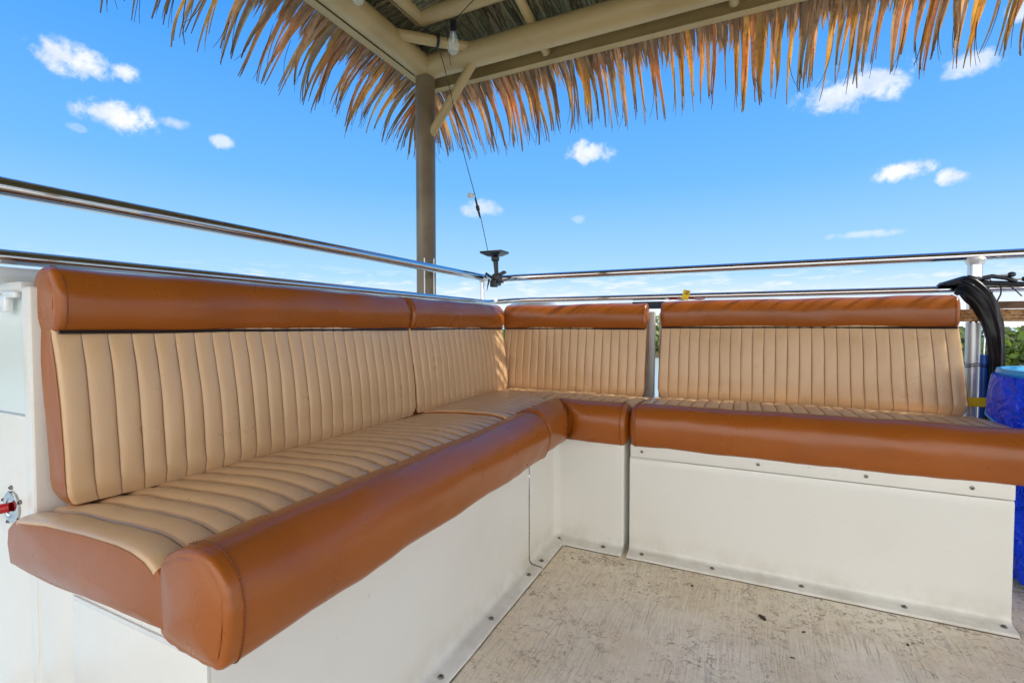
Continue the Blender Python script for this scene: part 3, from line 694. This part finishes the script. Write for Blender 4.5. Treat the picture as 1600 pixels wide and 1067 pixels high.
# roof slab (hipped) made of packed thatch
def roof_h(x, y, z0): return z0 + SL * min(x - EX, EX2 - x, EY - y, y - EY2)
mb = MB(); V = []; nx, ny = 56, 56
for i in range(nx + 1):
    for j in range(ny + 1):
        x = EX - .05 + (EX2 - EX + .10) * i / nx; y = EY2 - .05 + (EY - EY2 + .10) * j / ny; V.append((x, y, roof_h(x, y, 2.115)))
mb.add(V, [(i * (ny + 1) + j, (i + 1) * (ny + 1) + j, (i + 1) * (ny + 1) + j + 1, i * (ny + 1) + j + 1) for i in range(nx) for j in range(ny)], (.16, .13, .08))
rf = mb.build('thatch_roof', M['thatch'], c, angle=None); md = rf.modifiers.new('s', 'SOLIDIFY'); md.thickness = .09; md.offset = 1
# packed leaf stalks on the underside
rnd = random.Random(5); mb = MB()
def stalk(x, y, dx, dy, L):
    wd = rnd.uniform(.0022, .0062); z0 = rnd.uniform(2.072, 2.108); sg = rnd.uniform(-.14, .14)
    sx, sy = (-dy, dx); v = rnd.uniform(.45, 1.35); g = rnd.random()
    colr = (.36 * v, (.31 + .06 * g) * v, (.17 + .04 * g) * v) if rnd.random() > .05 else (.30 * v, .16 * v, .08 * v)
    pts = []
    for k in range(5):
        t = k / 4; px = x + dx * L * t + sx * sg * L * t; py = y + dy * L * t + sy * sg * L * t; z = roof_h(px, py, z0) + rnd.uniform(-.003, .003)
        pts += [(px - sx * wd, py - sy * wd, z), (px, py, z - .004), (px + sx * wd, py + sy * wd, z)]
    mb.add(pts, [(k * 3 + j, k * 3 + j + 1, k * 3 + j + 4, k * 3 + j + 3) for k in range(4) for j in range(2)], colr)
for i in range(9500):
    x = rnd.uniform(EX + .01, 1.5); tmax = min(1.1, x - EX + .02); tt = rnd.uniform(-.02, tmax); stalk(x, EY - tt, 0, -1, min(rnd.uniform(.12, .32), max(.04, tmax - tt)))
for i in range(8000):
    y = rnd.uniform(-.3, EY - .01); tmax = min(1.1, EY - y + .02); tt = rnd.uniform(-.02, tmax); stalk(EX + tt, y, 1, 0, min(rnd.uniform(.12, .32), max(.04, tmax - tt)))
tag(mb.build('leaf_lining', M['thatch'], c, angle=None, recalc=False), kind='stuff')
# hanging palm fringe
def blade(mb, p, out, side, L, w0, a0, a1, bend, colr, tipw=.12, fold=.35, seg=9, curl=0.):
    pts = []; pos = Vector(p); n = seg
    for k in range(n + 1):
        t = k / n; a = a0 + (a1 - a0) * t ** 1.3; b = bend * t * t + curl * math.sin(t * 7)
        d = (out * math.cos(a) - Vector((0, 0, 1)) * math.sin(a) + side * b).normalized()
        if k: pos = pos + d * (L / n)
        nrm = d.cross(side).normalized()
        w = w0 * (.55 + .45 * min(1, t * 5)) * (1 - max(0, (t - .35) / .65) ** 1.2 * (1 - tipw))
        sd_ = (side - d * side.dot(d)).normalized()
        pts += [pos - sd_ * w + nrm * (w * fold), pos, pos + sd_ * w + nrm * (w * fold)]
    o0 = len(mb.v); mb.add(pts, [(k * 3 + j, k * 3 + j + 1, k * 3 + j + 4, k * 3 + j + 3) for k in range(n) for j in range(2)], colr)
    if L > .25:
        for k in range(n + 1):
            f = 1 - .78 * max(0, (k / n - .66) / .34) ** 1.2
            e = 1.12 if (k * 7 + int(L * 1e4)) % 3 else .9
            for j in range(3): mb.c[o0 + k * 3 + j] = tuple(min(.85, x * f * (e if j == 1 else 1)) for x in colr)
def leafcol(gold=0.):
    r = rnd.random(); v = rnd.uniform(.7, 1.3)
    if r < .24 + gold * .4: return (.62 * v, .40 * v, .10 * v)
    if r < .5 + gold * .2: return (.54 * v, .31 * v, .14 * v)
    if r < .85: return (.52 * v, .38 * v, .23 * v)
    return (.36 * v, .28 * v, .18 * v)
def frond(mb, p, out, side, f=1., gold=0., lean=0.):
    base = leafcol(gold); L = rnd.gauss(.345, .024) * f; lean = lean + rnd.gauss(0, .055); nb = rnd.choice((2, 3, 3, 4)); wf = rnd.uniform(.75, 1.3)
    a0 = rad(rnd.gauss(30, 3)); a1 = rad(rnd.gauss(66, 7)); cu = rnd.gauss(0, .05)
    for k in range(nb):
        o = (k - (nb - 1) / 2) * rnd.uniform(.003, .0055)
        v = rnd.uniform(.8, 1.2)
        blade(mb, Vector(p) + side * o + Vector((0, 0, rnd.uniform(-.003, .003))), out, side, L * rnd.choice((rnd.uniform(.72, .9), rnd.uniform(.92, 1.04), rnd.uniform(.92, 1.04))), rnd.uniform(.0048, .0086) * wf, a0 + rnd.gauss(0, .02), a1 + rnd.gauss(0, .04), lean - o * 14 * rnd.uniform(0, 1.) + rnd.gauss(0, .035), tuple(min(.8, x * v) for x in base), tipw=rnd.uniform(.05, .35), fold=rnd.uniform(.1, .7), curl=cu + rnd.gauss(0, .03), seg=10)
    for _ in range(rnd.choice((0, 0, 1, 1, 2))):   # dried dark splits at the tip
        blade(mb, Vector(p) + out * .12 - Vector((0, 0, .085)), out, side, L * rnd.uniform(.45, .62), .0013, a0 + .45, a1 + .15, lean + rnd.gauss(0, .28), (.07, .05, .035), tipw=.5, seg=7)
def fringe(A, B, out, step, gold=(0., 0.), short=.0):
    A, B, out = Vector(A), Vector(B), Vector(out); d = (B - A); L = d.length; side = d.normalized(); mb = MB(); s = 0.
    while s < L:
        s += step * (rnd.uniform(.5, 1.2) if rnd.random() > .22 else rnd.uniform(1.4, 2.3)); t = min(1, s / L)
        ff = 1 + .10 * noise.noise(Vector((s * 2.2, out.x * 5, 0))); ln = .16 * noise.noise(Vector((s * 3.1, out.y * 5, 4)))
        frond(mb, A + side * s + Vector((0, 0, rnd.uniform(.0, .02))), out, side, ff, gold[0] + (gold[1] - gold[0]) * t, ln)
    s = 0.
    while s < L:      # dense short mat under the eave
        s += step * .13 * rnd.uniform(.4, 1.6)
        v = rnd.uniform(.6, 1.2); o = (out + side * rnd.gauss(0, .12)).normalized()
        blade(mb, A + side * s + out * rnd.uniform(-.03, .01) + Vector((0, 0, rnd.uniform(.006, .035))), o, side, rnd.uniform(.09, .165), rnd.uniform(.004, .008), rad(26), rad(44), rnd.gauss(0, .10), (.42 * v, .31 * v, .19 * v), tipw=.1, seg=5)
    return mb
ST = .0285
def put(mb): return tag(mb.build('palm_fringe', M['palm'], c, angle=None, recalc=False), kind='stuff')
put(fringe((EX - .028, EY2, ZF + .002), (EX - .028, EY + .0, ZF + .002), (-1, 0, 0), ST))
put(fringe((EX - .0, EY + .028, ZF + .002), (EX2, EY + .028, ZF + .002), (0, 1, 0), ST, gold=(.0, .9)))
put(fringe((EX2 + .02, EY, ZF), (EX2 + .02, EY2, ZF), (1, 0, 0), ST * 1.2))
put(fringe((EX2, EY2 - .02, ZF), (EX, EY2 - .02, ZF), (0, -1, 0), ST * 1.2))
mb = MB()
for k in range(17):
    th = rad(92 + 88 * (k + .5) / 17) ; o = Vector((math.cos(th), math.sin(th), 0)); frond(mb, (EX - .01 + o.x * .02, EY + .01 + o.y * .02, ZF + .01), o, Vector((-o.y, o.x, 0)), 1.0)
put(mb)

# ------------------------------------------------------------------ string lights and cable
t = thing('string_light', 'clear glass bulb in a black socket hanging below the corner brace', 'light bulb', (-1.015, 1.60, 1.95), 'festoon bulbs')
def bulbs(t, c0):
    c0 = Vector(c0)
    MB().lathe(c0, [(.006, .042), (.014, .040), (.0135, .005), (.015, .0), (.012, -.003)][::-1], 16).build('socket', M['black'], t)
    MB().lathe(c0, [(.011, -.002), (.013, -.012), (.018, -.030), (.0235, -.052), (.0235, -.064), (.018, -.079), (.008, -.087), (.001, -.089)], 20).build('glass_bulb', M['bulb'], t)
    MB().lathe(c0, [(.004, -.004), (.0035, -.04), (.001, -.046)], 10).build('filament_stem', M['alu'], t)
k = Vector((-1.04, 1.64, 1.955))
for o_ in (): pass
bulbs(t, k)
t = thing('string_light', 'clear glass bulb cut off by the top edge, under the left beam', 'light bulb', (-1.233, 1.326, 2.0), 'festoon bulbs')
bulbs(t, (-1.233, 1.326, 2.017))
def cat(a, b, sag, n=10):
    a, b = Vector(a), Vector(b); return [a.lerp(b, i / n) - Vector((0, 0, sag * 4 * (i / n) * (1 - i / n))) for i in range(n + 1)]
mb = MB()
mb.tube(cat((-1.233, 1.326, 2.057), (-1.22, 1.765, 2.055), .01), .0016, 6); mb.tube(cat((-1.22, 1.765, 2.055), (-1.04, 1.64, 1.995), .02), .0016, 6); mb.tube(cat((-1.04, 1.64, 1.995), (-.75, 1.60, 2.14), .004), .0016, 6)
mb.tube(cat((-1.233, 1.326, 2.057), (-1.2, .6, 2.1), .02), .0016, 6)
for j in range(5):
    th = [(-1.21 + .003 * j, 1.772, ZB + .018) for _ in (0,)][0]
    mb.tube([(th[0] + .026 * math.cos(a / 12 * 2 * PI) * .7, th[1] - .026 * math.cos(a / 12 * 2 * PI) * .7, th[2] + .026 * math.sin(a / 12 * 2 * PI)) for a in range(13)], .0016, 5)
tag(mb.build('light_cable', M['wire']), 'thin black festoon cable looped round the corner brace', 'cable')
t = thing('hanging_cable', 'thin black cable with an inline plug, running from canopy down to the rail mount', 'cable', (-1.17, 2.16, 1.18))
top = Vector((-1.215, 1.80, 2.02)); bot = Vector((-1.178, 2.185, 1.180))
MB().tube([top + (bot - top) * (i / 10) + Vector((.004 * math.sin(i), 0, 0)) for i in range(11)], .0019, 6).build('cord', M['wire'], t)
p = top.lerp(bot, .755); dd = (bot - top).normalized()
MB().tube([p - dd * .05, p - dd * .03, p - dd * .012, p - dd * .01, p + dd * .012, p + dd * .014, p + dd * .03, p + dd * .05], [.004, .005, .005, .009, .009, .0055, .0055, .003], 12).build('plug', M['black'], t)
mb = MB(); mb.box(p - dd * .055 + Vector((-.020, -.006, .006)), (.036, .003, .024), .001, rot=Matrix.Rotation(rad(10), 3, 'Y')); mb.build('paper_tag', M['white'], t)
MB().tube([(-1.14, 1.74, 2.3), (-1.142, 1.75, 2.05), (-1.155, 1.80, 1.93)], .0012, 5).build('cord', M['wire'], t)

# ------------------------------------------------------------------ rail mount
t = thing('rail_mount', 'black clamp mount with a flat tray standing on the rail corner', 'mount', (-1.17, 2.25, 1.05))
mx, my = -1.165, 2.235
bm = MB()
T = [(-.062, -.045), (.062, -.045), (.062, .045), (-.062, .045)]
bm.add([(mx - .005 + x * 1., my + y, 1.190) for x, y in T] + [(mx - .005 + x * 1., my + y, 1.181) for x, y in T] + [(mx - .005 + x * .5, my + y * .5, 1.165) for x, y in T], [(0, 1, 2, 3), (0, 4, 5, 1), (1, 5, 6, 2), (2, 6, 7, 3), (3, 7, 4, 0), (4, 8, 9, 5), (5, 9, 10, 6), (6, 10, 11, 7), (7, 11, 8, 4), (8, 11, 10, 9)])
bm.build('tray', M['black'], t)
mb = MB(); mb.lathe((mx, my, 1.148), [(.008, -.012), (.018, -.008), (.022, .002), (.020, .014), (.012, .02)], 18); mb.build('ball_joint', M['black'], t)
mb = MB(); mb.tube([(mx + .002, my, 1.145), (mx + .006, my, 1.09), (mx + .008, my, 1.062)], [.014, .011, .013], 14); mb.build('arm', M['black'], t)
mb = MB(); mb.box((mx + .008, my, 1.043), (.042, .05, .055), .008, 3, rot=Matrix.Rotation(rad(15), 3, 'Y')); mb.box((mx + .008, my - .03, 1.02), (.034, .03, .034), .006, 3)
mb.box((mx + .035, my, 1.073), (.05, .03, .014), .004, 2, rot=Matrix.Rotation(rad(-24), 3, 'Y')); mb.build('clamp', M['black'], t)
mb = MB(); mb.tube([(mx + .02, my - .03, 1.03), (mx + .062, my - .03, 1.028)], .006, 10); mb.tube([(mx - .045, my - .02, 1.078), (mx - .01, my - .02, 1.055)], .006, 10)
mb.tube([(mx - .02, my - .03, 1.045), (mx - .034, my - .03, .985)], [.006, .001], 8); mb.tube([(mx - .03, my - .02, 1.062), (mx + .03, my - .03, 1.032)], .004, 8); mb.build('clamp_lever', M['black'], t)

# ------------------------------------------------------------------ right-hand clutter
mb = MB(); mb.bb(.67, 2.6, 2.285, 2.298, .819, .862, .002); tag(mb.build('wooden_board', M['osb']), 'coarse pressed-wood board lying level behind the bench end', 'board', None)
mb = MB(); mb.bb(.845, 2.6, 2.40, 2.43, .868, .894, .002); tag(mb.build('wooden_rail', M['wood']), 'smooth brown wooden rail just above and behind the pressed-wood board', 'board', None)
mb = MB(); mb.bb(.842, .868, 2.385, 2.41, 0.0, .866, .003); tag(mb.build('wooden_upright', M['wood']), 'narrow brown wooden upright behind the black vinyl bundle', 'post', None)
mb = MB(); mb.tube([(.764, 2.325, .002), (.764, 2.325, .815)], .0215, 28); tag(mb.build('support_tube', M['alu']), 'pale aluminium tube standing under the pressed-wood board', 'tube')
t = thing('boat_pole', 'slim blue pole zip-tied upright to the pale aluminium tube', 'pole', (.80, 2.27, 0))
MB().tube([(.784, 2.288, .002), (.784, 2.288, .70)], .0115, 16).build('shaft', M['bluepole'], t)
MB().tube([(.784, 2.288, .70), (.785, 2.288, .765), (.795, 2.288, .79), (.806, 2.288, .80)], .0035, 8).build('hook', M['steel'], t)
for z in (.665, .657, .43):
    tie = MB(); a = [(.770 + .034 * math.cos(k / 20 * 2 * PI), 2.310 + .040 * math.sin(k / 20 * 2 * PI), z + .004 * math.sin(k)) for k in range(21)]
    tie.tube(a, .0016, 6); tag(tie.build('zip_tie', M['wire']), {.665: 'upper one of two black zip ties halfway up the blue pole', .657: 'lower one of two black zip ties halfway up the blue pole', .43: 'black zip tie near the seat, lowest on the blue pole'}[z], 'zip tie', 'zip ties on the pole')
mb = MB(); st = [(.690, 2.235, .532), (.74, 2.235, .534), (.80, 2.235, .537), (.86, 2.235, .542), (.95, 2.225, .548)]
V = []
for (x, y, z) in st: V += [(x, y, z - .016), (x, y, z + .016), (x, y + .003, z + .016), (x, y + .003, z - .016)]
mb.add(V, [(i * 4 + k, i * 4 + (k + 1) % 4, i * 4 + 4 + (k + 1) % 4, i * 4 + 4 + k) for i in range(4) for k in range(4)] + [(0, 1, 2, 3), (16, 17, 18, 19)])
mb.tube([(.80, 2.228, .553), (.815, 2.226, .568), (.87, 2.226, .566)], .007, 8, flat=.4)
tag(mb.build('yellow_strap', M['yellow'], angle=30), 'bright yellow strap pulled level between cushion end and blue bin', 'strap')
# black vinyl bundle folded over the rail
def bundle():
    path = crom([(.722, 2.318, .956), (.745, 2.300, .940), (.774, 2.284, .890), (.794, 2.272, .82), (.804, 2.264, .74), (.807, 2.262, .64), (.806, 2.265, .54), (.804, 2.27, .44), (.804, 2.27, .2), (.804, 2.27, .02)], 7, False)
    V = []; n = 44; m = len(path)
    for i, p in enumerate(path):
        t = (path[min(i + 1, m - 1)] - path[max(i - 1, 0)]).normalized(); s = Vector((0, 1, 0)).cross(t).normalized(); b = t.cross(s).normalized()
        f = i / (m - 1); wd = .032 - .013 * min(1, f * 1.6) + .004 * math.sin(f * 9); dp = .017 + .014 * min(1, f * 3)
        for k in range(n):
            th = 2 * PI * k / n; fold = 1 + .16 * math.sin(7 * th + 3 * f) * (1 - .5 * f) + .07 * math.sin(13 * th - 5 * f) + .12 * noise.noise(Vector((math.cos(th) * 2, math.sin(th) * 2, f * 14)))
            V.append(p + s * (math.cos(th) * wd * fold) + b * (math.sin(th) * dp * fold))
    F = [(i * n + k, i * n + (k + 1) % n, (i + 1) * n + (k + 1) % n, (i + 1) * n + k) for i in range(m - 1) for k in range(n)] + [tuple(range(n)), tuple((m - 1) * n + k for k in range(n))]
    return MB().add(V, F)
t = thing('vinyl_cover', 'glossy black vinyl cover gathered over the rail and hanging down', 'cover', (.80, 2.28, 0))
bundle().build('draped_roll', M['vinyl'], t, angle=60)
mb = MB(); V = []; nu, nv = 16, 8
for i in range(nu + 1):
    for j in range(nv + 1):
        u = i / nu; v = j / nv; x = .668 + .135 * u
        ridge = .965 + .022 * min(1, u * 2.1) - .012 * max(0, u - .6) * 2
        y = 2.295 + .085 * v; sp = (v - .4)
        V.append((x, y, ridge - (abs(sp) * 1.7) ** 2 * .05 * min(1, .2 + u * 2) + .002 * noise.noise(Vector((u * 7, v * 5, 1)))))
mb.add(V, [(i * (nv + 1) + j, i * (nv + 1) + j + 1, (i + 1) * (nv + 1) + j + 1, (i + 1) * (nv + 1) + j) for i in range(nu) for j in range(nv)])
h = mb.build('folded_flap', M['vinyl'], t, angle=None); md = h.modifiers.new('s', 'SOLIDIFY'); md.thickness = .010; md.offset = -1
t = thing('control_lever', 'black twin-lever bar with round knobs on the rail above the bin', 'lever', (.85, 2.30, .95))
mb = MB(); mb.tube(crom([(.77, 2.305, .958), (.82, 2.30, .955), (.87, 2.295, .950), (.905, 2.29, .944)], 5, False), .0085, 12); mb.lathe((.902, 2.29, .937), [(.004, 0), (.0115, .004), (.013, .009), (.0105, .014), (.004, .017)], 14); mb.build('bar', M['black'], t)
mb = MB(); mb.tube([(.778, 2.30, .975), (.80, 2.295, .980), (.835, 2.288, .972), (.862, 2.283, .958)], .0075, 10); mb.build('fork', M['black'], t)
for (a, b) in (((.79, 2.295, .980), (.849, 2.285, .983)), ((.835, 2.288, .966), (.884, 2.282, .966))):
    l = MB().tube([a, b], .0038, 8).build('lever_arm', M['alu'], t)
    MB().lathe((b[0], b[1], b[2] - .009), [(.004, 0), (.0095, .003), (.011, .009), (.0095, .015), (.004, .018)], 14).build('knob', M['black'], t)
mb = MB(); mb.tube(crom([(.822, 2.29, .955), (.824, 2.29, .92), (.818, 2.29, .90), (.812, 2.29, .882)], 4, False), .0024, 6); mb.tube(crom([(.80, 2.29, .925), (.802, 2.29, .91), (.804, 2.29, .897)], 4, False), .002, 6); mb.tube(crom([(.845, 2.29, .945), (.862, 2.285, .925), (.875, 2.28, .906)], 4, False), .002, 6); mb.build('loose_tie', M['wire'], t)
# bin with bag
BXc, BYc = .962, 2.015
t = thing('waste_bin', 'round pale blue bin lined with a shiny deep blue bag, beside the bench end', 'bin', (BXc, BYc, 0))
MB().lathe((BXc, BYc, .004), [(.165, 0), (.17, .01), (.212, .62), (.226, .635), (.232, .652), (.228, .664), (.218, .664), (.206, .645), (.165, .05)], 48).build('barrel', M['bin'], t)
V = []; n = 72; prof = [(.228, .600), (.232, .56), (.228, .50), (.222, .42), (.216, .30), (.208, .18), (.200, .10), (.192, .02)]
for j, (r, z) in enumerate(prof):
    for k in range(n):
        th = 2 * PI * k / n; dr = .014 * noise.noise(Vector((math.cos(th) * 4, math.sin(th) * 4, z * 4))) + .0045 * math.sin(th * 17 + z * 9)
        V.append((BXc + (r + dr) * math.cos(th), BYc + (r + dr) * math.sin(th), z))
mb = MB().add(V, [(i * n + k, i * n + (k + 1) % n, (i + 1) * n + (k + 1) % n, (i + 1) * n + k) for i in range(len(prof) - 1) for k in range(n)])
mb.build('wrapped_film', M['bag'], t, angle=None)
# bag cuff folded over the rim, hem hanging lower towards the front
V = []; m = 12; hem = []
for k in range(n):
    th = 2 * PI * k / n; fr = .5 - .5 * math.cos(th - rad(70)); low = .590 - .150 * fr ** 1.5 + .012 * noise.noise(Vector((math.cos(th) * 3, math.sin(th) * 3, 2)))
    for j in range(m + 1):
        v = j / m
        if v < .18: r = .226 + .014 * math.sin(v / .18 * PI / 2); z = .642 + .006 * math.sin(v / .18 * PI / 2)
        else:
            w_ = (v - .18) / .82; r = .240 + .009 * math.sin(w_ * PI * .62) + .010 * w_ * noise.noise(Vector((math.cos(th) * 5, math.sin(th) * 5, w_ * 2))) + .004 * w_ * math.sin(th * 13); z = .648 + (low - .648) * w_
        V.append((BXc + r * math.cos(th), BYc + r * math.sin(th), z))
    hem.append(Vector(V[-1]))
mb = MB().add(V, [(k * (m + 1) + j, k * (m + 1) + j + 1, ((k + 1) % n) * (m + 1) + j + 1, ((k + 1) % n) * (m + 1) + j) for k in range(n) for j in range(m)])
cf = mb.build('bag_cuff', M['bag'], t, angle=None)
MB().tube(hem + [hem[0]], .0035, 8).build('hem', M['bin'], cf)
# wide blue lid leaning on the bin front
